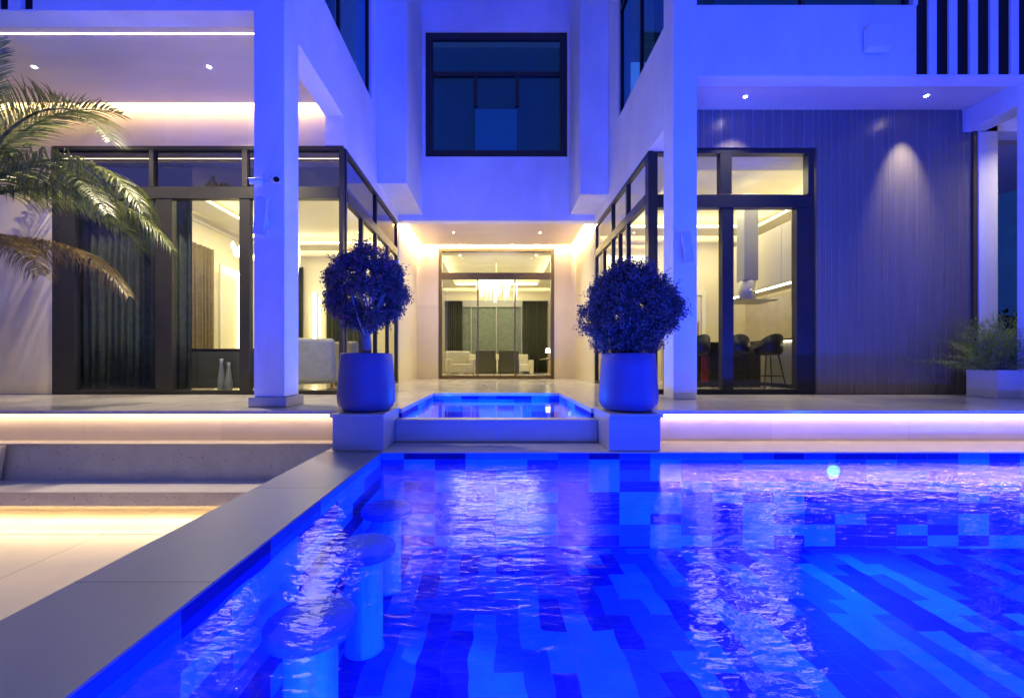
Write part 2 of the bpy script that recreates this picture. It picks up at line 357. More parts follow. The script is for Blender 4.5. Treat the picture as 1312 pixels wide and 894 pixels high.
# ------------------------------------------------------------------ swimming pool
PX0, PX1, PY0, PY1, WL, PF, CT = -1.07, 7.2, -4.2, 3.90, -.395, -1.22, -.33
pool = empty('swimming_pool', (0,0,0), 'large swimming pool lined with long light and dark blue tiles, filled with glowing blue water', 'swimming pool')
boxes('pool_floor', [(PX0-.1,PX1+.1,PY0-.1,PY1+.1,PF-.15,PF)], M['tile_f'], pool, 0)
boxes('pool_wall', [(PX0-.12,PX0,PY0-.1,PY1,PF,CT-.012)], M['tile_y'], pool, 0)
boxes('pool_wall', [(PX1,PX1+.12,PY0-.1,PY1,PF,CT-.012)], M['tile_y'], pool, 0)
boxes('pool_wall', [(PX0-.12,PX1+.12,PY1,PY1+.12,PF,CT-.012)], M['tile_x'], pool, 0)
boxes('pool_wall', [(PX0-.12,PX1+.12,PY0-.12,PY0,PF,CT-.012)], M['tile_x'], pool, 0)
bm = bmesh.new(); bx(bm, -1.60,PX0, PY0,PY1+.02, CT-.012,CT,.003); bx(bm, -1.585,PX0-.121,PY0,PY1+.02,-1.3,CT-.012)
obj('coping', bm, M['coping'], pool)
boxes('coping', [(-1.60,12,PY1+.021,4.45,CT-.012,CT),(PX0+.001,PX1-.001,PY1-.004,PY1+.02,CT-.0118,CT-.0002)], M['bench'], pool, .003)
boxes('coping', [(PX1,12,PY0,PY1+.019,CT-.012,CT)], M['coping'], pool, .003)
boxes('coping', [(-1.60,12,PY0-1.2,PY0-.001,CT-.012,CT)], M['coping'], pool, .003)
bm = bmesh.new()
vs = [bm.verts.new(p) for p in ((PX0,PY0,WL),(PX1,PY0,WL),(PX1,PY1,WL),(PX0,PY1,WL))]; bm.faces.new(vs)
tag(obj('water', bm, M['water']), kind='structure', label='rippled blue water in the swimming pool')

def pool_lamp(loc, rz, label, power, col, size=.115, shine=True):
    o = empty('pool_light', loc, label, 'pool light', 'underwater pool lights', rz=rz)   # faces local -Y
    bm = bmesh.new(); lathe(bm, [(size*.5,0),(size*.62,.004),(size*.64,.012),(size*.5,.02)], n=28)
    bmesh.ops.rotate(bm, verts=bm.verts[:], cent=(0,0,0), matrix=Matrix.Rotation(R(90),3,'X'))
    obj('housing', bm, M['metal_w'], o, True)
    bm = bmesh.new(); lathe(bm, [(size*.48,.0202),(size*.46,.03),(size*.3,.036)], n=28)
    bmesh.ops.rotate(bm, verts=bm.verts[:], cent=(0,0,0), matrix=Matrix.Rotation(R(90),3,'X'))
    obj('lens', bm, M['pool_e'], o, True)
    area('pool_lamp_light', (0,-.05,0), .10, power, col, (R(-90),0,0), parent=o, shape='DISK')
    return o
BLUE = (.012,.050,1.0)
pool_lamp((3.10,PY1-.0,-.50), 0, 'round glowing cyan pool light in the back pool wall under the lit terrace edge', 22, (.0,.16,1))
for i, x in enumerate((.2,2.4,4.8)):
    pool_lamp((x,PY0,-.62), math.pi, 'unseen round pool light added in the near end wall of the pool, '+['first','second','third'][i]+' from the grey coping', 310, BLUE)  # out of view, added to throw blue light onto the facade
pool_lamp((PX0,.15,-.62), R(90), 'unseen round pool light added in the left pool wall below the grey coping', 260, BLUE)  # unseen lamp added to spread blue over the pool floor
pool_lamp((PX1,2.2,-.62), R(-90), 'unseen round pool light added in the right end wall of the pool, closer to the house', 290, BLUE)  # out-of-view lamp added to brighten pool floor and left wall
pool_lamp((PX1,-1.2,-.62), R(-90), 'unseen round pool light added in the right end wall of the pool, farther from the house', 290, BLUE)  # likewise added out of view for more even pool light

def pool_stool(x, y, label):
    o = empty('pool_stool', (x,y,PF), label, 'pool stool', 'submerged stools along the pool wall')
    bm = bmesh.new(); lathe(bm, [(.16,.0),(.185,.01),(.188,.05),(.17,.06)], (0,0,.56), 48); obj('seat', bm, M['stool_top'], o, True)
    bm = bmesh.new(); lathe(bm, [(.12,.0),(.11,.02),(.11,.56)], n=40); obj('pedestal', bm, M['stool_leg'], o, True)
M['stool_top'] = surf('stool_mosaic_top', (.03,.10,.80), .8, .15, 30, .1)
M['stool_leg'] = surf('stool_mosaic_side', (.03,.40,.80), .7, .25, 22, .1, stretch=(1,1,.15))
pool_stool(-.80,1.82,'nearest round stool under the water beside the grey coping')
pool_stool(-.80,2.55,'middle one of the three round stools under the pool water')
pool_stool(-.84,3.22,'farthest round stool under the water by the back corner of the pool')

# ------------------------------------------------------------------ spa
spa = empty('spa_pool', (0,4.35,0), 'small raised spa pool between the two potted bushes, tiled in blue', 'spa pool')
def sp(name, lst, m, bev=0):
    return boxes(name, [(a,b,c-4.35,d-4.35,e,f) for a,b,c,d,e,f in lst], m, spa, bev)
sp('spa_floor', [(-1.02,1.02,4.5,6.84,-.75,-.70)], M['tile_f'])
sp('spa_wall', [(-1.06,-1.02,4.552,6.88,-.75,-.047)], M['tile_y']); sp('spa_wall', [(1.02,1.06,4.552,6.88,-.75,-.047)], M['tile_y'])
sp('spa_wall', [(-1.02,1.02,6.84,6.88,-.75,-.047)], M['tile_x'])
sp('weir', [(-1.047,-.001,4.37,4.50,-.326,-.112),(.001,1.047,4.37,4.50,-.326,-.112)], M['plinth'], .003)
sp('weir_cap', [(-1.046,1.046,4.35,4.52,-.112,-.092)], M['plinth'], .003)
bm = bmesh.new(); vs = [bm.verts.new(p) for p in ((-1.02,4.52,-.098),(1.02,4.52,-.098),(1.02,6.84,-.098),(-1.02,6.84,-.098))]; bm.faces.new(vs)
tag(obj('water', bm, M['water_s']), kind='structure', label='still blue water in the raised spa pool')
pool_lamp((-1.02,5.35,-.22), R(90), 'small underwater lamp glowing in the left side wall of the raised spa', 80, (0,.13,1), .07)
pool_lamp((1.02,5.75,-.20), R(-90), 'small underwater lamp glowing in the right side wall of the raised spa', 80, (0,.13,1), .07)

# ------------------------------------------------------------------ sunken seating
tag(boxes('sunken_floor', [(-12,-1.60,-4.2,3.679,-1.10,-1.003),(-12,-1.60,3.68,4.45,-1.10,-1.0)], M['floor_low'], bev=.003), kind='structure', label='warm lit stone floor of the sunken seating area')
sb = empty('sunken_bench', (-4,4.1,-1.0), 'floating stone bench with speckled front and warm light glowing beneath', 'bench')
def sbp(name, lst, m, bev=.004): return boxes(name, [(a+4,b+4,c-4.1,d-4.1,e+1,f+1) for a,b,c,d,e,f in lst], m, sb, bev)
sbp('seat', [(-7.5,-1.602,3.90,4.30,-.716,-.70)], M['bench'])
sbp('seat_front', [(-7.5,-1.602,3.91,4.02,-.835,-.7165)], M['terrazzo'])
sbp('bench_back', [(-7.5,-1.602,4.30,4.44,-1.0,-.336)], M['terrazzo'])
sbp('ledge', [(-7.5,-1.605,4.27,4.448,-.336,-.322)], M['bench'])
sbp('led_strip', [(-7.5,-1.65,3.96,3.985,-.842,-.8365)], M['led'], 0)
bm = bmesh.new()
pts = [(-6.4,-.70),(-5.02,-.70),(-4.96,-.338),(-6.4,-.338)]
a = [bm.verts.new((x+4,4.16-4.1,z+1)) for x,z in pts]; b = [bm.verts.new((x+4,4.27-4.1,z+1)) for x,z in pts]
bm.faces.new(a); bm.faces.new(b[::-1])
for k in range(4): bm.faces.new((a[k],a[(k+1)%4],b[(k+1)%4],b[k]))
obj('bench_end', bm, M['bench'], sb)

# ------------------------------------------------------------------ house
house = empty('house', (0,YF,0), 'two storey white villa with glazed ground floor, portico columns and a recessed entrance', 'house')
def hb(name, lst, m, bev=.004, par=None):
    o = boxes(name, [(a,b,c-YF,d-YF,e,f) for a,b,c,d,e,f in lst], m, par or house, bev); return o
P = M['paint']
# left wing
hb('column', [(-2.705,XL+.01,4.70,5.04,.115,TOP)], P, .006)
hb('column_base', [(-2.745,XL+.05,4.66,5.09,.001,.112)], M['plinth'], .004)
hb('beam', [(-5.19,-2.706,4.715,4.95,4.43,TOP)], P)
hb('beam', [(-2.66,XL,5.042,YF-.05,4.32,5.50)], P)
hb('wall', [(-2.66,XL-.001,YF-.048,YO,3.88,5.50),(-2.66,XL-.001,8.02,YO,5.502,TOP),(-2.66,XL-.001,5.042,8.018,8.4,TOP)], P, 0)
hb('fascia', [(-12,-5.191,4.715,4.95,4.43,4.4449)], P, .001)
for k in range(14):
    x1 = -5.34 - k*.277
    hb('louver_fin', [(x1-.129,x1,4.718,4.78,4.446,TOP)], P, .003)
hb('recess_back', [(-12,-5.19,4.84,4.88,4.46,TOP)], M['black'])
hb('roof', [(-12,-2.4,4.6,12.8,TOP,TOP+.2),(2.38,12,5.6,12.8,TOP,TOP+.2),(-2.4,2.38,8.3,12.8,TOP,TOP+.2)], P)
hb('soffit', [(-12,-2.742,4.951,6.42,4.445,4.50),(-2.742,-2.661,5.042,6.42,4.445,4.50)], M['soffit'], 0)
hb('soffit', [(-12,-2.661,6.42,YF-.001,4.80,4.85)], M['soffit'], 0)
hb('led_strip', [(-12,-2.68,6.425,6.44,4.56,4.59)], M['led'], 0)
hb('led_strip', [(-12,-2.76,5.060,5.072,4.441,4.4448)], M['led_soft'], 0)
hb('wall', [(-12,-2.662,YF,YF+.18,3.88,4.80)], M['cream'], 0)
hb('wall', [(-12,-6.93,YF,YF+.18,.0005,3.879)], M['cream'], 0)
hb('upper_floor', [(-12,-2.662,YF+.181,12.8,4.2,4.4)], M['ceil_in'], 0)
# upper side windows
def window(name, x0, x1, y0, y1, z0, z1, axis, cuts, hcuts, fm, gm, fw=.05, fd=.06, par=None, glassoff=.0, label=None, edge=None, tm=None):
    """framed glazing in the plane of axis; cuts along run, hcuts in height. One frame mesh, one pane per light."""
    edge = edge or fw
    if axis == 'X':   # runs along X, plane y0..y0+fd
        fl = [(x0,x1,y0,y0+fd,z0,z0+edge),(x0,x1,y0,y0+fd,z1-edge,z1),(x0,x0+edge,y0+.001,y0+fd-.001,z0+edge,z1-edge),(x1-edge,x1,y0+.001,y0+fd-.001,z0+edge,z1-edge)]
        for h0,h1 in hcuts: fl.append((x0+edge,x1-edge,y0-.008,y0+fd,h0,h1))
        for c0,c1,cz0,cz1 in cuts: fl.append((c0,c1,y0+.002,y0+fd-.002,cz0,cz1))
    else:
        fl = [(x0,x0+fd,y0,y1,z0,z0+edge),(x0,x0+fd,y0,y1,z1-edge,z1),(x0+.001,x0+fd-.001,y0,y0+edge,z0+edge,z1-edge),(x0+.001,x0+fd-.001,y1-edge,y1,z0+edge,z1-edge)]
        for h0,h1 in hcuts: fl.append((x0-.004,x0+fd+.004,y0+edge,y1-edge,h0,h1))
        for c0,c1,cz0,cz1 in cuts: fl.append((x0+.002,x0+fd-.002,c0,c1,cz0,cz1))
    fr = hb(name, fl, fm, .002)
    if label: fr['label'] = label
    # panes between horizontal bars, split at the uprights that cross that band
    zs = [(z0+edge, hcuts[0][0])] + [(hcuts[i][1], hcuts[i+1][0]) for i in range(len(hcuts)-1)] + [(hcuts[-1][1], z1-edge)] if hcuts else [(z0+edge, z1-edge)]
    for a, b in zs:
        cs = sorted((c0,c1) for c0,c1,cz0,cz1 in cuts if cz0 < (a+b)/2 < cz1)
        lo = (x0 if axis=='X' else y0)+edge; hi = (x1 if axis=='X' else y1)-edge
        runs = []
        for c0,c1 in cs: runs.append((lo,c0)); lo = c1
        runs.append((lo,hi))
        for r0,r1 in runs:
            if r1-r0 < .03: continue
            g = bmesh.new()
            if axis=='X': yy = y0+fd*.5-YF; q = ((r0,yy,a),(r1,yy,a),(r1,yy,b),(r0,yy,b))
            else: xx = x0+fd*.5; q = ((xx,r0-YF,a),(xx,r1-YF,a),(xx,r1-YF,b),(xx,r0-YF,b))
            g.faces.new([g.verts.new(p) for p in q])
            obj('pane', g, (tm if tm is not None and b > z1-edge-.01 else gm), fr)
    return fr
window('window', XL-.10,0, 5.06,8.00, 5.503,8.398, 'Y', [(6.5,6.55,5.5,8.4)], [(7.5,7.55)], M['navy'], M['glass_up'])
hb('window_backing', [(-3.2,-3.1,5.0,8.1,5.45,8.4)], M['blind_up'])
# left ground floor glazing, front
GT = 3.87
window('window', -6.93,XL-.02, YF-.03,0, .001,GT, 'X',
   [(-5.42,-5.35,3.24,GT-.05),(-3.97,-3.89,3.24,GT-.05),(-5.32,-5.06,.05,3.05),(-4.01,-3.85,.05,3.05),(-6.88,-6.58,.05,3.05)],
   [(3.05,3.23)], M['bronze'], M['glass'], .06, .10, tm=M['glass_tr'])
window('window', XL-.085,0, YF+.075,YO-.001, .001,GT+.008, 'Y', [(8.38,8.44,.05,GT-.05),(7.5,7.56,.05,3.05),(9.3,9.36,.05,3.05)], [(3.05,3.23)], M['bronze'], M['glass'], .06, .08, tm=M['glass_tr'])
# right wing
hb('column', [(XR,2.70,5.67,6.00,.001,TOP)], P, .006)
hb('beam', [(2.702,5.66,5.68,5.90,4.354,5.31),(5.66,12,5.68,5.90,4.354,4.375)], P, .002)
hb('wall', [(5.62,5.682,5.68,5.90,5.312,TOP),(2.702,5.618,5.68,5.90,8.2,TOP)], P, 0)
hb('beam', [(XR+.001,2.62,6.002,YF-.04,3.80,5.26)], P)
hb('wall', [(XR+.001,2.62,YF-.038,YO,3.81,5.26),(XR+.001,2.62,8.22,YO,5.262,TOP),(XR+.001,2.62,6.002,8.218,8.3,TOP)], P, 0)
window('window', XR+.03,0, 6.01,8.21, 5.262,8.298, 'Y', [(7.05,7.10,5.3,8.3)], [(7.3,7.35)], M['navy'], M['glass_up'])
hb('window_backing', [(3.1,3.2,6.0,8.3,5.2,8.4)], M['blind_up'])
window('window', 2.703,5.617, 5.74,0, 5.311,8.19, 'X', [(4.15,4.2,5.3,8.2)], [], M['navy'], M['glass_up'])
hb('window_backing', [(2.7,5.66,6.3,6.4,5.2,TOP)], M['blind_up'])
for k in range(16):
    x0 = 5.69+.155+k*.2775
    hb('louver_fin', [(x0,x0+.108,5.695,5.725,4.376,TOP)], P, .003)
hb('recess_back', [(5.683,12,5.80,5.84,4.376,TOP)], M['black'])
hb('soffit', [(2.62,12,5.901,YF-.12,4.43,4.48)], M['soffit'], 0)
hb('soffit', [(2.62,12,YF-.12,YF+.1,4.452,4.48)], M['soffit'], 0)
hb('cladding', [(2.39,2.72,YF,YF+.05,3.86,4.45),(2.72,5.02,YF,YF+.05,3.86,4.45),(5.02,7.44,YF,YF+.05,.001,4.45)], M['clad'], .002)
# grooves: thin proud metal trims of the cladding
gl = []
x = 5.06; random.seed(3)
while x < 7.42:
    gl.append((x,x+.004,YF-.003,YF+.002,.002,4.449)); x += random.choice((.09,.09,.135,.18))
x = 2.75
while x < 5.0:
    gl.append((x,x+.006,YF-.004,YF+.002,3.862,4.449)); x += random.choice((.09,.135,.18))
hb('groove_trim', gl, M['groove'], 0)
hb('cladding_edge', [(7.44,7.50,YF-.03,YF+.06,.001,4.45)], M['gold'], .003)
window('window', 2.46,5.00, YF+.02,0, .001,3.855, 'X',
   [(3.52,3.70,3.15,3.80),(3.55,3.73,.05,2.93),(4.72,4.95,.05,2.93),(4.90,4.95,3.15,3.8)],
   [(2.93,3.13)], M['navy'], M['glass'], .075, .12)
window('window', XR+.001,0, YF+.09,YO-.001, .001,3.808, 'Y', [(8.70,8.76,.05,3.75),(7.70,7.78,.05,3.75),(8.2,8.26,.05,3.0),(9.4,9.46,.05,3.0)], [(3.02,3.18)], M['navy'], M['glass'], .06, .08)
hb('corner_post', [(XR-.002,2.46,YF-.005,YF+.088,.001,3.808)], M['navy'])
hb('column', [(7.53,7.83,YF-.02,YF+.3,.001,4.45)], P, .004)
hb('column', [(7.30,7.62,5.57,5.91,.001,4.353)], P, .004)
hb('beam', [(7.30,7.62,5.912,YF-.03,4.10,4.429)], P)
hb('beam', [(7.30,12,YF-.02,YF+.25,4.10,4.45)] , P)
hb('upper_floor', [(2.662,12,YF+.181,12.8,4.48,4.6)], M['ceil_in'], 0)
# centre
hb('pier', [(XL+.001,-1.79,8.4,YO+.3,4.06,TOP)], P, .006)
hb('pier', [(1.78,XR-.001,8.95,YO+.3,4.06,TOP)], P, .006)
hb('wall', [(XL-.2,XR+.2,YO+.001,YO+.25,3.92,4.059),(-1.789,1.779,YO+.001,YO+.25,4.06,5.47),(-1.789,-1.72,YO+.001,YO+.25,5.471,8.5),(1.72,1.779,YO+.001,YO+.25,5.471,8.5),(-1.789,1.779,YO+.001,YO+.25,8.501,TOP)], P, 0)
window('window', -1.718,1.718, YO+.04,0, 5.473,8.499, 'X', [(-.56,-.46,6.72,7.45),(.46,.56,6.72,7.45)], [(7.45,7.55)], M['navy'], M['glass_up'], .05, .08, edge=.17)
hb('window_backing', [(-2,2,11.0,11.05,5.3,8.7)], M['blind_up'])
hb('roller_blind', [(-.52,.50,YO+.135,YO+.145,5.52,6.70)], M['blind_roll'], 0)
# alcove
hb('wall', [(XL-.2,XL-.001,YO+.251,YB+.2,.001,4.3)], M['cream_side'], 0)
hb('wall', [(XR+.001,XR+.2,YO+.251,YB+.2,.001,4.3)], M['cream_side'], 0)
hb('wall', [(XL-.001,-1.73,YB,YB+.2,.001,4.3),(1.73,XR+.001,YB,YB+.2,.001,4.3),(-1.73,1.73,YB,YB+.2,3.905,4.3)], M['cream'], 0)
hb('soffit', [(XL+.17,XR-.17,YO+.251,YB-.15,3.96,4.01)], M['soffit'], .003)
hb('soffit', [(XL,XR,YO+.251,YB,4.25,4.3)], M['soffit'], 0)
hb('led_strip', [(XL+.16,XL+.169,YO+.26,YB-.15,4.03,4.05)], M['led'], 0)
hb('led_strip', [(XR-.169,XR-.16,YO+.26,YB-.15,4.03,4.05)], M['led'], 0)
hb('led_strip', [(XL+.17,XR-.17,YB-.149,YB-.14,4.03,4.05)], M['led'], 0)
window('entrance_door', -1.727,1.727, YB-.02,0, .001,3.90, 'X', [(-.575,-.535,.05,2.98),(.535,.575,.05,2.98)], [(2.98,3.17)], M['gold'], M['glass'], .10, .12, label='tall bronze framed glass entrance door with three lights and a transom')

# ------------------------------------------------------------------ rooms behind the glass
def room(name, x0, x1, y0, y1, zc, label, front=False, ringw=.8, power=160, right_open=None, left_open=None, wallm='cream_in'):
    r = empty(name, ((x0+x1)/2,(y0+y1)/2,0), None, None, None, 'structure')
    cx, cy = (x0+x1)/2, (y0+y1)/2
    def rb(n, lst, m, bev=0): return boxes(n, [(a-cx,b-cx,c-cy,d-cy,e,f) for a,b,c,d,e,f in lst], m, r, bev)
    rb('room_floor', [(x0,x1,y0,y1,-.044,.0)], M['floor_in'])
    rb('room_wall', [(x0,x1,y1,y1+.1,0,4.1)], M[wallm])
    rb('room_wall', [(x0-.1,x0,(left_open or y0),y1+.1,0,4.1)], M[wallm])
    rb('room_wall', [(x1,x1+.1,(right_open or y0),y1+.1,0,4.1)], M[wallm])
    a, b, c, d = x0+ringw, x1-ringw, y0+ringw, y1-ringw
    rb('ceiling', [(x0,x1,y0,c,zc,zc+.05),(x0,x1,d,y1-.12,zc,zc+.05),(x0+.12,a,c,d,zc,zc+.05),(b,x1-.12,c,d,zc,zc+.05),(x0,x1,y0,y1,zc+.26,zc+.3)], M['ceil_in'])
    rb('cornice', [(x0,x1,y1-.05,y1,zc-.16,zc-.1),(x0,x0+.05,(left_open or y0),y1,zc-.16,zc-.1),(x1-.05,x1,(right_open or y0),y1,zc-.16,zc-.1)], M['ceil_in'])
    e = .02
    rb('cove_light', [(a-.05,a-.03,c,d,zc+.052,zc+.075),(b+.03,b+.05,c,d,zc+.052,zc+.075),(a,b,c-.05,c-.03,zc+.052,zc+.075),(a,b,d+.03,d+.05,zc+.052,zc+.075),
                      (x0+.1,x1-.1,y1-.115,y1-.10,zc+.052,zc+.075)], M['led_room'])
    area('room_fill_panel', ((x0+x1)/2,(y0+y1)/2,zc+.20), (b-a)*.9, power, WARMR, (0,0,0), (d-c)*.9)  # added ceiling-wide fill that boosts the glow of the coves
    return r
room('room_floor', -6.95, XL-.1, YF+.1, 13.0, 3.90, None, right_open=10.25, power=125)
room('room_floor', XR+.1, 7.40, YF+.08, 11.5, 3.90, None, left_open=10.25, power=115)
room('room_floor', -2.6, 2.6, YB+.12, 19.6, 3.92, None, power=190)

def drape(name, p0, p1, z0, z1, m, label, cat, folds=14, amp=.05, n=None, group=None):
    n = n or folds*8
    d = Vector((p1[0]-p0[0], p1[1]-p0[1], 0)); ln = d.length; d.normalize(); nn = Vector((-d.y,d.x,0))
    bm = bmesh.new(); rows = []
    for zi in range(5):
        z = z0+(z1-z0)*zi/4; k = 1-.25*zi/4
        row = []
        for i in range(n+1):
            s = i/n
            a = amp*k*(math.sin(2*math.pi*folds*s + .6*math.sin(5*s*math.pi)) + .3*math.sin(2*math.pi*folds*2.3*s+1+zi*.3))
            p = Vector((p0[0],p0[1],0)) + d*ln*s + nn*a
            row.append(bm.verts.new((p.x,p.y,z)))
        rows.append(row)
    for a, b in zip(rows, rows[1:]):
        for i in range(n): bm.faces.new((a[i],a[i+1],b[i+1],b[i]))
    ret = bmesh.ops.solidify(bm, geom=bm.faces[:], thickness=.006)
    o = obj(name, bm, m, None, True); tag(o, label, cat, group); return o
# living room (left)
drape('curtain', (-6.93,YF+.32), (-5.0,YF+.32), .02, 3.75, M['sheer'], 'grey green sheer curtain drawn behind the leftmost living room pane', 'curtain', 16, .05)
drape('curtain', (-6.83,8.9), (-6.83,10.15), .02, 3.2, M['drape'], 'beige pleated drape on the side wall of the living room', 'curtain', 9, .06)
drape('curtain', (-5.2,12.88), (-4.2,12.88), .02, 3.4, M['drape_d'], 'olive curtain on the back wall of the living room behind the armchair', 'curtain', 9, .05)
drape('curtain', (-6.9,12.88), (-5.9,12.88), .02, 3.4, M['drape_d'], 'olive curtain in the far corner of the living room beside the glowing wall strip', 'curtain', 9, .05)
nb = empty('lit_niche', (-6.90,11.0,0), 'tall wall niche in the living room outlined by a glowing warm strip', 'wall niche')
boxes('niche_frame', [(0,.06,-.55,-.50,.6,2.95),(0,.06,.45,.5,.6,2.95),(0,.06,-.5,.45,2.9,2.95)], M['ceil_in'], nb)
boxes('led_strip', [(.0,.02,.38,.42,.6,2.85),(.0,.02,-.48,.38,2.83,2.87)], M['led_room'], nb, 0)
wl = empty('light_panel', (-5.55,12.9,0), 'slim upright glowing strip on the living room back wall between curtains', 'wall light')
boxes('led_strip', [(-.06,.06,-.03,.0,.6,2.6)], M['led_room'], wl, 0); boxes('housing', [(-.10,-.062,-.05,.02,.55,2.65),(.062,.10,-.05,.02,.55,2.65)], M['ceil_in'], wl)
cb = empty('sideboard', (-4.6,YF+.75,0), 'long low olive grey sideboard just inside the living room glass', 'sideboard')
boxes('cabinet', [(-1.6,.7,-.22,.22,.06,.70)], M['sofa_d'], cb, .01); boxes('top', [(-1.62,.72,-.24,.24,.70,.73)], M['counter'], cb, .004)
boxes('leg', [(-1.5,-1.44,-.18,-.12,0,.06)], M['brass'], cb); boxes('leg', [(.54,.60,-.18,-.12,0,.06)], M['brass'], cb)
boxes('door', [(-1.58,-.46,-.235,-.221,.08,.68)], M['sofa_d'], cb, .003); boxes('door', [(-.44,.68,-.235,-.221,.08,.68)], M['sofa_d'], cb, .003)
def armchair(x, y, rz, m, label, w=.8, group=None, name='armchair', cat='armchair'):
    o = empty(name, (x,y,0), label, cat, group, rz=rz)
    boxes('seat', [(-w/2+.1,w/2-.1,-.36,.25,.12,.44)], m, o, .04)
    boxes('backrest', [(-w/2+.02,w/2-.02,.25,.42,.12,.92)], m, o, .06)
    boxes('armrest', [(-w/2,-w/2+.12,-.38,.30,.10,.62)], m, o, .05); boxes('armrest', [(w/2-.12,w/2,-.38,.30,.10,.62)], m, o, .05)
    for sx in (-1,1):
        for sy in (-1,1): boxes('leg', [(sx*(w/2-.08)-.02,sx*(w/2-.08)+.02,sy*.28-.02,sy*.28+.02,0,.12)], M['brass'], o, 0)
    return o
armchair(-3.35,7.7,R(200),M['sofa'],'pale rounded armchair inside the glass corner beside the left pot')
armchair(-2.95,8.9,R(150),M['sofa'],'second pale armchair further back along the side glass of the living room')
def chandelier(x, y, z, w, h, n, label, ztop):
    o = empty('chandelier', (x,y,z), label, 'chandelier')
    bm = bmesh.new(); lathe(bm, [(w*.2,h*.5),(w*.22,h*.52),(w*.2,h*.55)], n=24); tube(bm, [(0,0,h*.54),(0,0,ztop-z)], .012, 8); obj('mount', bm, M['brass'], o)
    bm = bmesh.new(); b2 = bmesh.new(); rnd = random.Random(n)
    for k in range(n):
        a = rnd.uniform(0,6.283); r = w*.5*math.sqrt(rnd.uniform(.02,1)); ln = rnd.uniform(.3,.75)*h
        zt = h*.5-rnd.uniform(0,.25)*h; px, py = r*math.cos(a), r*math.sin(a)
        tgt = bm if k%2 else b2
        lathe(tgt, [(.004,0),(.016,-ln*.15),(.012,-ln*.6),(.002,-ln)], (px,py,zt), 6)
        tube(b2, [(px,py,zt),(px*.4,py*.4,h*.52)], .003, 4)
    obj('crystals', bm, M['crystal'], o); obj('glowing_rods', b2, M['crystal_e'], o)
    bpy.data.objects[o.name]; return o
chandelier(-4.7,9.0,2.75,1.0,.75,70,'crystal rod chandelier hanging in the living room behind the left column',4.1)
def leafpend(x, y, z, label):
    o = empty('pendant_lamp', (x,y,z), label, 'pendant lamp')
    bm = bmesh.new(); tube(bm, [(0,0,.1),(0,0,4.1-z)], .008, 6); obj('cable', bm, M['brass'], o)
    rnd = random.Random(4); bm = bmesh.new()
    for k in range(16):
        a = rnd.uniform(0,6.28); r = rnd.uniform(.1,.5); s = rnd.uniform(.05,.1)
        lathe(bm, [(.003,s*1.4),(s*.5,s*.6),(s*.62,0),(s*.4,-s*.7),(.003,-s)], (r*math.cos(a),r*math.sin(a),rnd.uniform(-.45,.1)), 10)
    obj('glass_drops', bm, M['crystal_e'], o, True)
leafpend(-5.6,9.4,3.3,'cluster pendant of glowing glass drops in the living room beside the drape')

for k,(vx,vh) in enumerate(((-4.52,.56),(-4.40,.50))):
    bm = bmesh.new(); lathe(bm, [(.035,0),(.055,.02),(.06,vh*.3),(.04,vh*.6),(.022,vh*.85),(.028,vh),(.020,vh-.005)], n=28)
    tag(obj('floor_vase', bm, M['cab_g'], None, True, loc=(vx,6.93,0)), ('taller','shorter')[k]+' slim pale vase standing on the floor before the low sideboard', 'vase')
# kitchen (right)
kc = empty('wall_cabinet', (5.6,8.6,0), 'cream wall cabinets on the right kitchen wall above a lit backsplash', 'kitchen cabinet')
boxes('cabinet_body', [(0,.6,-1.1,1.9,2.05,3.2)], M['cab'], kc, .004)
for k in range(4): boxes('cabinet_door', [(-.018,-.001,-1.1+k*.75+.004,-1.1+(k+1)*.75-.004,2.06,3.19)], M['cab'], kc, .002)
boxes('led_strip', [(.1,.14,-1.1,1.9,2.035,2.049)], M['led_room'], kc, 0)
bs = tag(boxes('backsplash', [(6.2,6.22,7.5,10.5,.95,2.0)], M['stone_b']), 'beige stone backsplash under the kitchen wall cabinets', 'backsplash')
ct = empty('kitchen_counter', (5.9,8.9,0), 'dark topped kitchen counter along the right kitchen wall', 'kitchen counter')
boxes('base_cabinet', [(-.28,.28,-1.4,1.6,.08,.92)], M['cab_g'], ct, .003); boxes('worktop', [(-.32,.29,-1.42,1.62,.92,.96)], M['counter'], ct, .003); boxes('toe_kick', [(-.22,.28,-1.4,1.6,0,.08)], M['black'], ct, 0)
boxes('led_strip', [(-.31,-.29,-1.4,1.6,.905,.917)], M['led_room'], ct, 0)
tc_ = empty('tall_cabinet', (5.35,7.35,0), 'tall grey cabinet panel beside the right kitchen window frame', 'kitchen cabinet')
boxes('cabinet_body', [(0,.5,-.28,.28,1.5,3.4)], M['cab_g'], tc_, .004); boxes('cabinet_door', [(-.02,-.001,-.275,.275,1.51,3.39)], M['cab_g'], tc_, .003)
boxes('bracket', [(.3,2.05,-.2,.2,3.401,3.5)], M['cab_g'], tc_, .003)
hd = empty('range_hood', (5.12,8.6,1.72), 'steel range hood with flat glass canopy and round chimney hanging in the kitchen', 'range hood')
boxes('canopy', [(-.42,.42,-.32,.32,0,.03)], M['steel'], hd, .004)
bm = bmesh.new(); lathe(bm, [(.15,.03),(.15,.42),(.14,.43)], n=28); obj('motor_housing', bm, M['cab'], hd, True)
boxes('chimney', [(-.14,.14,-.14,.14,.43,2.17)], M['cab_g'], hd, .004)
bm = bmesh.new(); lathe(bm, [(.03,0),(.05,.01),(.05,.02),(.02,.03)], n=20); bmesh.ops.rotate(bm, verts=bm.verts[:], cent=(0,0,0), matrix=Matrix.Rotation(R(90),3,'X')); bmesh.ops.translate(bm, verts=bm.verts[:], vec=(0,-.145,.2)); obj('dial', bm, M['steel'], hd, True)
isl = empty('kitchen_island', (4.35,8.75,0), 'dark kitchen island with a thin stone top behind the bar stools', 'kitchen island')
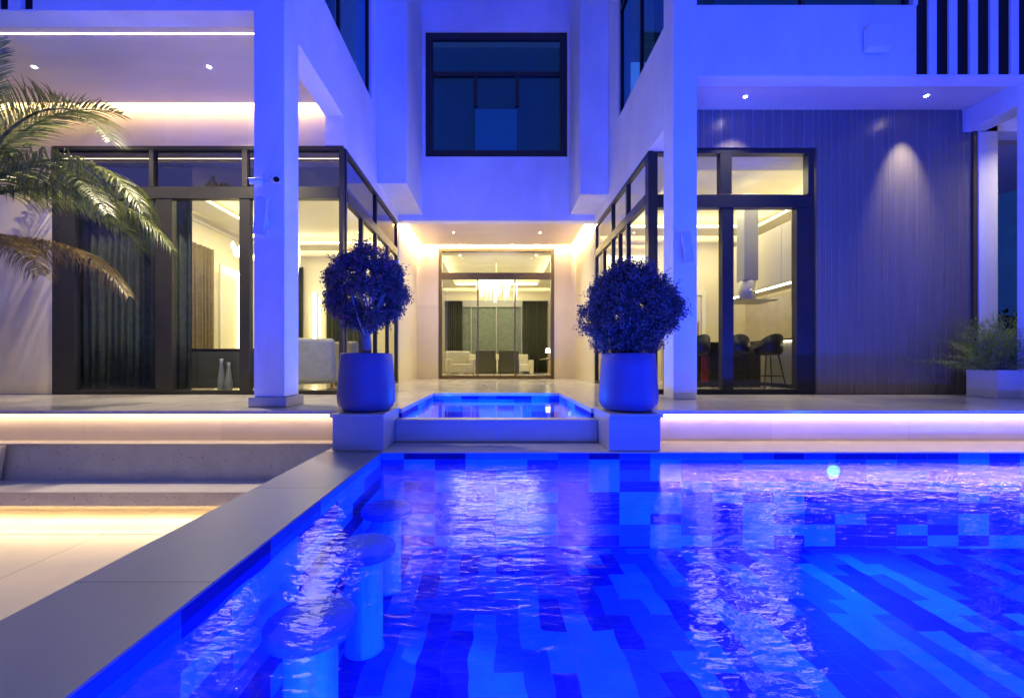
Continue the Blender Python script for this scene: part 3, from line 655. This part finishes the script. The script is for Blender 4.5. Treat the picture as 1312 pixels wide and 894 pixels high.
boxes('island_body', [(-.75,.95,-.3,.35,.0,.86)], M['counter'], isl, .004); boxes('island_top', [(-.8,1.0,-.4,.4,.86,.90)], M['counter'], isl, .004)
def bar_stool(x, y, rz, label):
    o = empty('bar_stool', (x,y,0), label, 'bar stool', 'black bar stools in the kitchen', rz=rz)
    bm = bmesh.new(); prof = [(.05,.62),(.19,.64),(.23,.70),(.235,.80),(.225,.80),(.215,.71),(.17,.665),(.02,.66)]
    lathe(bm, prof, n=28)
    for v in bm.verts:
        if v.co.z > .74: v.co.z += max(0, v.co.y)*.9
    obj('seat', bm, M['leather'], o, True)
    for sx in (-1,1):
        for sy in (-1,1):
            bm = bmesh.new(); tube(bm, [(sx*.11,sy*.11,.64),(sx*.2,sy*.2,0)], [.011,.008], 8); obj('leg', bm, M['black'], o)
    bm = bmesh.new(); k = .165; tube(bm, [(-k,-k,.25),(k,-k,.25),(k,k,.25),(-k,k,.25),(-k,-k,.25)], .006, 6); obj('foot_ring', bm, M['black'], o)
bar_stool(3.75,7.9,R(190),'black bucket bar stool behind the upright of the kitchen window')
bar_stool(4.45,7.85,R(170),'black bucket bar stool in the middle of the kitchen window')
bar_stool(5.0,7.75,R(180),'black bucket bar stool at the right edge of the kitchen window')
tag(boxes('red_towel', [(4.06,4.2,8.34,8.36,.1,.62)], M['red'], bev=.004), 'dark red cloth hanging on the front of the kitchen island', 'towel')
wl = empty('wall_lamp', (3.88,8.40,.62), 'small up and down lamp shining on the kitchen island front', 'wall lamp')
bm = bmesh.new(); lathe(bm, [(.04,-.03),(.045,-.025),(.045,.025),(.04,.03)], n=20); obj('lamp_body', bm, M['black'], wl, True)
bm = bmesh.new(); lathe(bm, [(.03,.031),(.025,.036)], n=16); lathe(bm, [(.025,-.036),(.03,-.031)], n=16); obj('lens', bm, M['spot_e'], wl)
for s in (0, math.pi):
    spot('wall_lamp_beam', (3.88,8.38,.62+(.04 if s else -.04)), 6, WARMR, 95, .8, (s,0,0))
dr = empty('kitchen_door', (5.1,11.46,0), 'cream panelled door with trim at the back of the kitchen', 'door')
boxes('door_leaf', [(-.45,.45,-.03,.0,.01,2.3)], M['cab'], dr, .003); boxes('door_frame', [(-.58,-.46,-.06,.02,.0,2.42),(.46,.58,-.06,.02,0,2.42),(-.46,.46,-.06,.02,2.31,2.42)], M['ceil_in'], dr, .003)
boxes('handle', [(.34,.37,-.07,-.031,.7,1.6)], M['brass'], dr, .003)

# hall behind the entrance
drape('curtain', (-2.35,19.3), (-1.55,19.3), .02, 3.3, M['drape_d'], 'dark olive curtain at the left end of the hall back window', 'curtain', 8, .06)
drape('curtain', (1.2,19.3), (2.35,19.3), .02, 3.3, M['drape_d'], 'dark olive curtain at the right end of the hall back window', 'curtain', 10, .06)
bw = empty('back_window', (0,19.5,0), 'wide dark window across the back of the hall', 'window')
boxes('window_frame', [(-2.4,2.4,-.04,.04,3.05,3.35),(-2.4,2.4,-.04,.04,.0,.1),(-.03,.03,-.03,.03,.1,3.05),(-1.2,-1.14,-.03,.03,.1,3.05),(1.14,1.2,-.03,.03,.1,3.05)], M['cab_g'], bw)
boxes('pane', [(-2.38,2.38,.045,.06,.1,3.1)], M['sheer'], bw, 0)
chandelier(0,15.4,3.15,1.5,.9,150,'wide crystal rod chandelier glowing in the hall behind the entrance door',4.15)
armchair(-1.35,15.6,R(20),M['sofa'],'pale armchair at the left of the hall seen through the entrance door',1.0)
armchair(-.36,14.6,R(180),M['sofa_d'],'olive armchair left of centre in the hall, its back to the entrance door',.72)
armchair(.42,14.6,R(180),M['sofa_d'],'olive armchair right of centre in the hall, its back to the entrance door',.72)
so = empty('sofa', (0,18.2,0), 'long pale sofa in front of the hall back window', 'sofa')
boxes('seat', [(-1.4,1.4,-.4,.35,.1,.42)], M['sofa'], so, .04); boxes('backrest', [(-1.4,1.4,.35,.5,.1,.85)], M['sofa'], so, .05)
for s in (-1,1): boxes('armrest', [(min(s*1.4,s*1.58),max(s*1.4,s*1.58),-.42,.5,.0,.6)], M['sofa'], so, .04)
tb = empty('side_table', (1.75,14.3,0), 'small dark side table at the right of the hall', 'side table')
bm = bmesh.new(); lathe(bm, [(.28,.58),(.3,.59),(.3,.61),(.28,.62)], n=28); obj('table_top', bm, M['table'], tb); bm = bmesh.new(); lathe(bm, [(.15,0),(.14,.02),(.02,.04),(.02,.58)], n=20); obj('stem', bm, M['brass'], tb)
tl = empty('table_lamp', (1.75,14.3,.62), 'small glowing lamp on the side table in the hall', 'table lamp')
bm = bmesh.new(); lathe(bm, [(.07,0),(.07,.02),(.02,.04),(.02,.2)], n=20); obj('lamp_base', bm, M['brass'], tl); bm = bmesh.new(); lathe(bm, [(.09,.2),(.06,.36)], n=20); obj('lamp_shade', bm, M['crystal_e'], tl, True)

# ------------------------------------------------------------------ downlights
def downlight(x, y, z, label, power=14, ang=75, tilt=(0,0,0)):
    o = empty('downlight', (x,y,z), label, 'downlight', 'recessed downlights')
    bm = bmesh.new(); lathe(bm, [(.024,-.001),(.042,-.004),(.042,.0)], n=24); obj('trim', bm, M['metal_w'], o)
    bm = bmesh.new(); lathe(bm, [(.021,-.007),(.023,-.0045)], n=20); obj('lens', bm, M['spot_e'], o)
    if power: spot('downlight_beam', (x,y,z-.02), power, (1,.86,.66), ang, .5, tilt)
def gx(px, Y): return (px-VX)/F*Y
def yceil(py, z): return (z-EYE)*F/(VY-py)
for px,py,z,lb,pw in ((268,86,4.445,'bright downlight in the left portico ceiling between column and glowing cove',420),(44,86,4.445,'downlight in the left portico ceiling behind the palm fronds',210),
                   (955,124,4.43,'downlight in the right portico ceiling above the kitchen window',150),(1187,124,4.43,'downlight in the right portico ceiling washing the grooved cladding',150),
                   (581,298,3.96,'left downlight in the entrance alcove ceiling',110),(692,298,3.96,'right downlight in the entrance alcove ceiling',110)):
    y = yceil(py, z); 
    if px == 1187: y = 6.22
    downlight(gx(px,y), y, z, lb, pw, 46 if px==1187 else (84 if px==955 else 130), (R(17),0,0) if px==1187 else (0,0,0))
downlight(8.15, 5.98, 4.43, 'unseen downlight added in the right portico ceiling above the white planter', 130, 120, (R(-14),R(8),0))  # out of view, added to brighten the planter and its shrub
for px,lb in ((592,'left'),(684,'right')):
    downlight(gx(px,14.3)*1.0, 14.3-.8, 3.92, lb+' downlight in the hall ceiling behind the entrance transom', 0)

def strip_x(x0, x1, y, z, a, power, col=WARM):
    return area('led_strip_light', ((x0+x1)/2,y,z), x1-x0, power, col, (R(a),0,0), .02)
def strip_y(x, y0, y1, z, b, power, col=WARM):
    return area('led_strip_light', (x,(y0+y1)/2,z), .02, power, col, (0,R(b),0), y1-y0)
strip_x(-9.5,-2.7,6.445,4.60,90,30)
WA = (1,.80,.42)
strip_y(XL+.155,YO+.27,YB-.16,4.05,90,100,WA); strip_y(XR-.155,YO+.27,YB-.16,4.05,-90,100,WA); strip_x(XL+.2,XR-.2,YB-.135,4.05,90,120,WA)
strip_x(-8,-1.58,4.415,-.055,12,2.4); strip_x(1.58,9,4.415,-.055,12,1.8)
strip_x(-7,-1.65,3.99,-.845,-12,15)
# ------------------------------------------------------------------ fittings on the walls
def seccam(x, y, z, yaw, pitch, label):
    o = empty('security_camera', (x,y,z), label, 'security camera', 'security cameras on the left column')
    M4 = Matrix.Rotation(yaw,4,'Z') @ Matrix.Rotation(pitch,4,'X')
    bm = bmesh.new(); lathe(bm, [(.026,-.07),(.034,-.06),(.034,.06),(.03,.065)], n=20); bmesh.ops.transform(bm, matrix=M4@Matrix.Rotation(R(90),4,'X')@Matrix.Translation((0,0,.02)), verts=bm.verts[:]); obj('camera_body', bm, M['metal_w'], o, True)
    bm = bmesh.new(); lathe(bm, [(.030,.0),(.030,.012),(.02,.016)], (0,0,.086), 20); bmesh.ops.transform(bm, matrix=M4@Matrix.Rotation(R(90),4,'X'), verts=bm.verts[:]); obj('lens', bm, M['black_gloss'], o)
    bm = bmesh.new(); tube(bm, [(0,.0,.0),(0.0,.045,.03),(0,.075,.03)], [.012,.012,.012], 8); bx(bm, -.03,.03,.068,.078,.0,.06); obj('bracket', bm, M['metal_w'], o)
    return o
cy = 4.70-.078
seccam(gx(330,cy), cy, EYE+232/F*cy, R(-62), R(12), 'white bullet camera on the left column pointing left')
seccam(gx(352,cy), cy, EYE+233/F*cy, R(38), R(14), 'white bullet camera on the left column pointing right, dark lens showing')
bm = bmesh.new(); lathe(bm, [(.05,0),(.05,.03),(.04,.035)], n=20); bmesh.ops.rotate(bm, verts=bm.verts[:], cent=(0,0,0), matrix=Matrix.Rotation(R(90),3,'X'))
tag(obj('junction_box', bm, M['metal_w'], None, True, loc=(gx(342,4.7),4.699,EYE+236/F*4.7)), 'round white junction box between the two security cameras', 'junction box')
def wallspk(x, y, z, tilt, yaw, label):
    o = empty('wall_speaker', (x,y,z), label, 'wall speaker', 'slim column speakers')
    Mt = Matrix.Rotation(yaw,4,'Z') @ Matrix.Rotation(tilt,4,'Y') @ Matrix.Rotation(R(8),4,'X')
    bm = bmesh.new(); bx(bm,-.055,.055,-.05,.04,-.2,.2,.01); bmesh.ops.transform(bm, matrix=Mt, verts=bm.verts[:]); obj('speaker_body', bm, M['speaker'], o)
    bm = bmesh.new(); bx(bm,-.047,.047,-.056,-.051,-.19,.19,.001); bmesh.ops.transform(bm, matrix=Mt, verts=bm.verts[:]); obj('grille', bm, M['speaker'], o)
    bm = bmesh.new(); bx(bm,.0,.05,.02,.108,-.09,-.02,.003); obj('bracket', bm, M['metal_w'], o)
wallspk(gx(335,4.6), 4.59, EYE+186/F*4.6, R(7), R(18), 'slim grey speaker tilted on the left portico column below the cameras')
wallspk(gx(881,5.56), 5.56, EYE+147/F*5.56, R(-8), R(-20), 'slim grey speaker tilted on the right portico column')
bxo = empty('wall_box', (5.08,5.68,4.80), 'square white speaker box on the upper right wall beside the louvres', 'outdoor speaker')
boxes('box_body', [(-.155,.155,-.14,-.02,-.155,.155)], M['metal_w'], bxo, .012); boxes('mount', [(-.06,.06,-.02,-.001,-.06,.06)], M['metal_w'], bxo)

# ------------------------------------------------------------------ pots and bushes
def pot(x, y, z, label, s=1.0):
    bm = bmesh.new()
    lathe(bm, [(.19*s,0),(.225*s,.008),(.262*s,.04),(.280*s,.09),(.284*s,.14),(.278*s,.25),(.262*s,.45),(.252*s,.565),(.245*s,.572),(.236*s,.565),(.236*s,.50),(.1*s,.50)], n=64)
    o = tag(obj('plant_pot', bm, M['pot'], None, True, loc=(x,y,z)), label, 'plant pot')
    bm = bmesh.new(); lathe(bm, [(.23*s,.502),(.2*s,.515),(.1*s,.52)], n=32); obj('soil', bm, M['soil'], o)
    return o
PZ = .0185
pot(-1.305,4.24,PZ,'rounded matt pot on the left plinth beside the spa')
pot(1.325,4.24,PZ,'rounded matt pot on the right plinth beside the spa',1.02)
def leaf(bm, c, s, d, up, wr=.5):
    """folded pointed leaf"""
    d = d.normalized(); sd = d.cross(up)
    if sd.length < .1: sd = d.cross(Vector((1,0,0)))
    sd.normalize(); n = sd.cross(d)
    a = bm.verts.new(c); b = bm.verts.new(c+d*s*.5+sd*s*wr*.5+n*s*.12); e = bm.verts.new(c+d*s*.5-sd*s*wr*.5+n*s*.12); f = bm.verts.new(c+d*s)
    bm.faces.new((a,b,f)); bm.faces.new((a,f,e))
def bush(x, y, z, cz, rx, rz_, n, seed, label, trunk_h, blossoms=0, gaps=.0):
    rnd = random.Random(seed)
    o = empty('potted_bush', (x,y,z), label, 'bush')
    bm = bmesh.new()
    tube(bm, [(0,0,0),(.015,0,trunk_h*.5),(-.01,.01,trunk_h)], [.055,.045,.05], 12)
    tips = []
    for k in range(16):
        a = k*2.4; e = rnd.uniform(.2,1.2)
        d = Vector((math.cos(a)*math.cos(e), math.sin(a)*math.cos(e), math.sin(e)))
        p0 = Vector((0,0,trunk_h*.8)); p2 = Vector((d.x*rx*.85, d.y*rx*.85, cz+(d.z-.45)*rz_*.9)); p1 = (p0+p2)*.5+Vector((rnd.uniform(-.05,.05),rnd.uniform(-.05,.05),-.03))
        tube(bm, [p0,p1,p2], [.022,.012,.004], 6); tips.append(p2)
        for j in range(3):
            q = p1.lerp(p2, rnd.random()); r = q+Vector((rnd.uniform(-1,1),rnd.uniform(-1,1),rnd.uniform(-.4,1)))*.16
            tube(bm, [q,(q+r)*.5+Vector((0,0,.01)),r], [.007,.005,.002], 5)
    obj('trunk', bm, M['bark'], o, True)
    bm = bmesh.new(); bb = bmesh.new(); cnt = 0
    while cnt < n:
        v = Vector((rnd.gauss(0,1),rnd.gauss(0,1),rnd.gauss(0,1))).normalized()
        f = noise.noise(v*2.3+Vector((seed,0,0)))
        rr = (1+.26*f+.13*noise.noise(v*6)) * (rnd.uniform(.55,1.0)**.55)
        p = Vector((v.x*rx*rr, v.y*rx*rr, cz+v.z*rz_*rr))
        if noise.noise(p*6.5+Vector((seed*3,1,2))) < -.10-gaps*.0 + (.12*gaps): continue
        # a twig with several leaves
        for j in range(5):
            q = p + Vector((rnd.gauss(0,1),rnd.gauss(0,1),rnd.gauss(0,1)))*.022
            d = (v*.6+Vector((rnd.gauss(0,1),rnd.gauss(0,1),rnd.gauss(0,1)-.15)))
            up = Vector((rnd.gauss(0,.5),rnd.gauss(0,.5),1))
            if blossoms and rnd.random() < blossoms*(1.8 if v.z>.55 else .7): leaf(bb, q, rnd.uniform(.02,.032), d, up, .8)
            else: leaf(bm, q, rnd.uniform(.019,.037), d, up, .62)
            cnt += 1
    # stray shoots
    for k in range(26):
        v = Vector((rnd.gauss(0,1),rnd.gauss(0,1),rnd.gauss(0,.8)+.2)).normalized(); p = Vector((v.x*rx*.9,v.y*rx*.9,cz+v.z*rz_*.9))
        for j in range(12):
            q = p+v*(.012*j)+Vector((rnd.gauss(0,1),rnd.gauss(0,1),rnd.gauss(0,1)))*.008
            leaf(bm, q, rnd.uniform(.022,.034), v+Vector((rnd.gauss(0,1),rnd.gauss(0,1),rnd.gauss(0,1))), Vector((0,0,1)), .5)
    obj('crown', bm, M['leaf'], o)
    if blossoms: obj('blossoms', bb, M['blossom'], o)
    else: bb.free()
bush(-1.315,4.24,PZ+.51, .69, .385,.395, 38000, 5, 'ball shaped bush with bare pale trunk and a few magenta blossoms in the left pot', .28, .03, 1)
bush(1.345,4.24,PZ+.51, .49, .445,.435, 56000, 9, 'dense ball shaped bush without visible trunk in the right pot', .12, .0)

# white planter with fine shrub on the right
pl = empty('planter_box', (7.85,6.08,0), 'white rectangular planter by the right portico columns', 'planter')
boxes('planter_body', [(-.85,.85,-.2,-.17,.002,.39),(-.85,.85,.17,.2,.002,.39),(-.85,-.82,-.17,.17,.002,.39),(.82,.85,-.17,.17,.002,.39)], M['planter'], pl, .003)
boxes('soil', [(-.82,.82,-.17,.17,.01,.35)], M['soil'], pl, 0)
# the planter stands between the columns
def fine_shrub(x, y, z, label):
    rnd = random.Random(12); o = empty('shrub', (x,y,z), label, 'shrub')
    st = bmesh.new(); lf = bmesh.new()
    for k in range(800):
        bx_ = rnd.uniform(-.62,.6); a = rnd.uniform(0,6.28); e = rnd.uniform(.45,1.5); ln = rnd.uniform(.42,.86)
        p = Vector((bx_, rnd.uniform(-.1,.1), 0)); d = Vector((math.cos(a)*math.cos(e), math.sin(a)*math.cos(e)*.8, math.sin(e)))
        pts = [p.copy()]
        for j in range(9):
            p = p + d*ln/9; d.z -= .10; d.normalize(); pts.append(p.copy())
        tube(st, pts, [.005]*4+[.003]*3+[.0015]*3, 4)
        for j in range(3,10):
            for q in range(7):
                c = pts[j]+Vector((rnd.gauss(0,1),rnd.gauss(0,1),rnd.gauss(0,1)))*.02
                leaf(lf, c, rnd.uniform(.02,.045), d+Vector((rnd.gauss(0,.7),rnd.gauss(0,.7),rnd.gauss(0,.5))), Vector((0,0,1)), .28)
    obj('stems', st, M['bark'], o); obj('foliage', lf, M['shrub'], o)
fine_shrub(7.70,6.08,.35,'light green fine leaved shrub spilling over the white planter')

# palm
def palm(x, y, z, label):
    rnd = random.Random(21)
    o = empty('palm_tree', (x,y,z), label, 'palm tree')
    bm = bmesh.new(); H = 2.55
    tube(bm, [(0,0,0),(.03,0,H*.4),(.05,0,H*.8),(.06,0,H)], [.14,.11,.10,.09], 14)
    for k in range(60):
        a = k*2.4; zz = .1+H*.95*k/60
        rot_box(bm, Vector((.04+.11*math.cos(a), .11*math.sin(a), zz)), (.10,.03,.09), Matrix.Rotation(a,4,'Z')@Matrix.Rotation(R(25),4,'Y'))
    obj('trunk', bm, M['bark_palm'], o)
    def frond(az, el, ln, droop, dry=False, seed=0, hang=1.0, start=None, lw=.42):
        r = random.Random(seed); bm = bmesh.new()
        p = Vector(start or (.05,0,H)); d = Vector((math.cos(az)*math.cos(el), math.sin(az)*math.cos(el), math.sin(el)))
        pts = [p.copy()]; n = 26
        for i in range(n):
            p = p + d*ln/n; pts.append(p.copy()); d.z -= droop/n*(.5+1.2*i/n); d.normalize()
        tube(bm, pts, [.02*(1-i/n)+.003 for i in range(n+1)], 6)
        for i in range(3, n+1):
            for sub in range(4):
                tt = (i-1+sub/4)/n; c = pts[i-1].lerp(pts[i], sub/4)
                dd = (pts[i]-pts[i-1]).normalized(); side = dd.cross(Vector((0,0,1))).normalized()
                L_ = lw*(math.sin(math.pi*min(1,tt*.85+.12))**.6)*r.uniform(.8,1.1)
                for sgn in (-1,1):
                    v = (side*sgn*.75 + dd*.75 + Vector((0,0,.25)) + Vector((r.gauss(0,.08),r.gauss(0,.08),r.gauss(0,.08)))).normalized()
                    q = c.copy(); w0 = .0085; prev = None; ns = 6
                    for s in range(ns+1):
                        f = s/ns; wv = dd*w0*(1-f**2*.95)*(.6+.8*min(1,f*3)*(1 if f<.5 else 1))
                        a_ = bm.verts.new(q-wv); b_ = bm.verts.new(q+wv)
                        if prev: bm.faces.new((prev[0],prev[1],b_,a_))
                        prev = (a_,b_)
                        q = q + v*L_/ns; v.z -= hang*(.12+.30*f); v.normalize()
        obj('frond', bm, M['palm_dry' if dry else 'palm'], o)
    # fronds seen in the picture, towards +X
    frond(R(-3), R(30), 2.42, 1.75, seed=2, hang=2.2, lw=.78)
    frond(R(-14), R(24), 2.4, 1.55, seed=14, hang=2.4, start=(.05,0,H-.08), lw=.74)
    frond(R(8), R(20), 2.4, 1.5, seed=4, hang=2.2, start=(.05,0,H-.12), lw=.7)
    frond(R(-4), R(14), 2.2, 1.35, dry=True, seed=3, hang=2.4, start=(.05,0,H-.72), lw=.5)
    frond(R(-22), R(8), 1.7, 1.2, dry=True, seed=15, hang=2.4, start=(.05,0,H-.62), lw=.5)
    frond(R(-8), R(52), 2.3, 2.2, seed=1, hang=.55, start=(.05,0,H+.15), lw=.62)
    frond(R(20), R(62), 1.9, 1.5, seed=5, hang=.5, start=(.05,0,H+.1), lw=.5)
    frond(R(-20), R(74), 1.75, .5, seed=6, hang=.15, lw=.32)
    frond(R(-50), R(20), 2.2, 1.5, seed=7, hang=1.8, start=(.05,0,H-.2), lw=.6)
    for k, az in enumerate((75,120,170,215,260,300)): frond(R(az), R(rnd.uniform(15,55)), 2.3, 1.5, seed=30+k, hang=.9)
palm(-6.25,5.0,.0,'feathery palm tree arching over the left end of the terrace')

nbh = empty('added_teal_house', (22,24,-2.4), 'dim teal house added beyond the hedge to block bright sky at the far right', 'house')  # invented building, blocks the bright sky and turns the gap teal
boxes('wall', [(-9,14,-2,6,0,16)], M['teal'], nbh, 0); boxes('window', [(-6.0,-4.4,-2.04,-1.999,7.2,9.2)], M['glass_n'], nbh, .01); boxes('window', [(-1.5,.4,-2.04,-1.999,7.2,9.2)], M['glass_n'], nbh, .01); boxes('roof', [(-9.3,14.3,-2.3,6.3,16.001,16.3)], M['cab_g'], nbh, .02)
# hedge and garden wall seen in the gap on the far right
hg = bmesh.new(); rnd = random.Random(3)
for k in range(5200):
    c = Vector((rnd.uniform(7.8,24), rnd.uniform(13.6,14.4), rnd.uniform(-1.2,2.2)+.15*noise.noise(Vector((k*.37,0,0)))))
    leaf(hg, c, rnd.uniform(.12,.22), Vector((rnd.gauss(0,1),rnd.gauss(0,1),rnd.gauss(0,1))), Vector((0,0,1)), .6)
o = empty('hedge', (15,14,-2.4), 'dark clipped hedge beyond the gap at the far right', 'hedge')
h = obj('foliage', hg, M['hedge']); h.parent = o; h.location = (-15,-14,2.4)
boxes('stem_mass', [(-7,9,-.3,.3,0,4.4)], M['black'], o, 0)

# ------------------------------------------------------------------ render settings
sc.render.engine = 'CYCLES'
cy_ = sc.cycles
cy_.use_denoising = True
try: cy_.denoiser = 'OPENIMAGEDENOISE'
except Exception: pass
cy_.max_bounces = 8; cy_.diffuse_bounces = 4; cy_.glossy_bounces = 4; cy_.transparent_max_bounces = 16; cy_.transmission_bounces = 4
cy_.caustics_reflective = False; cy_.caustics_refractive = False
cy_.sample_clamp_indirect = 6; cy_.sample_clamp_direct = 0
vs_ = sc.view_settings; vs_.view_transform = 'Standard'; vs_.look = 'None'; vs_.exposure = 1.0; vs_.gamma = 1; vs_.use_curve_mapping = False
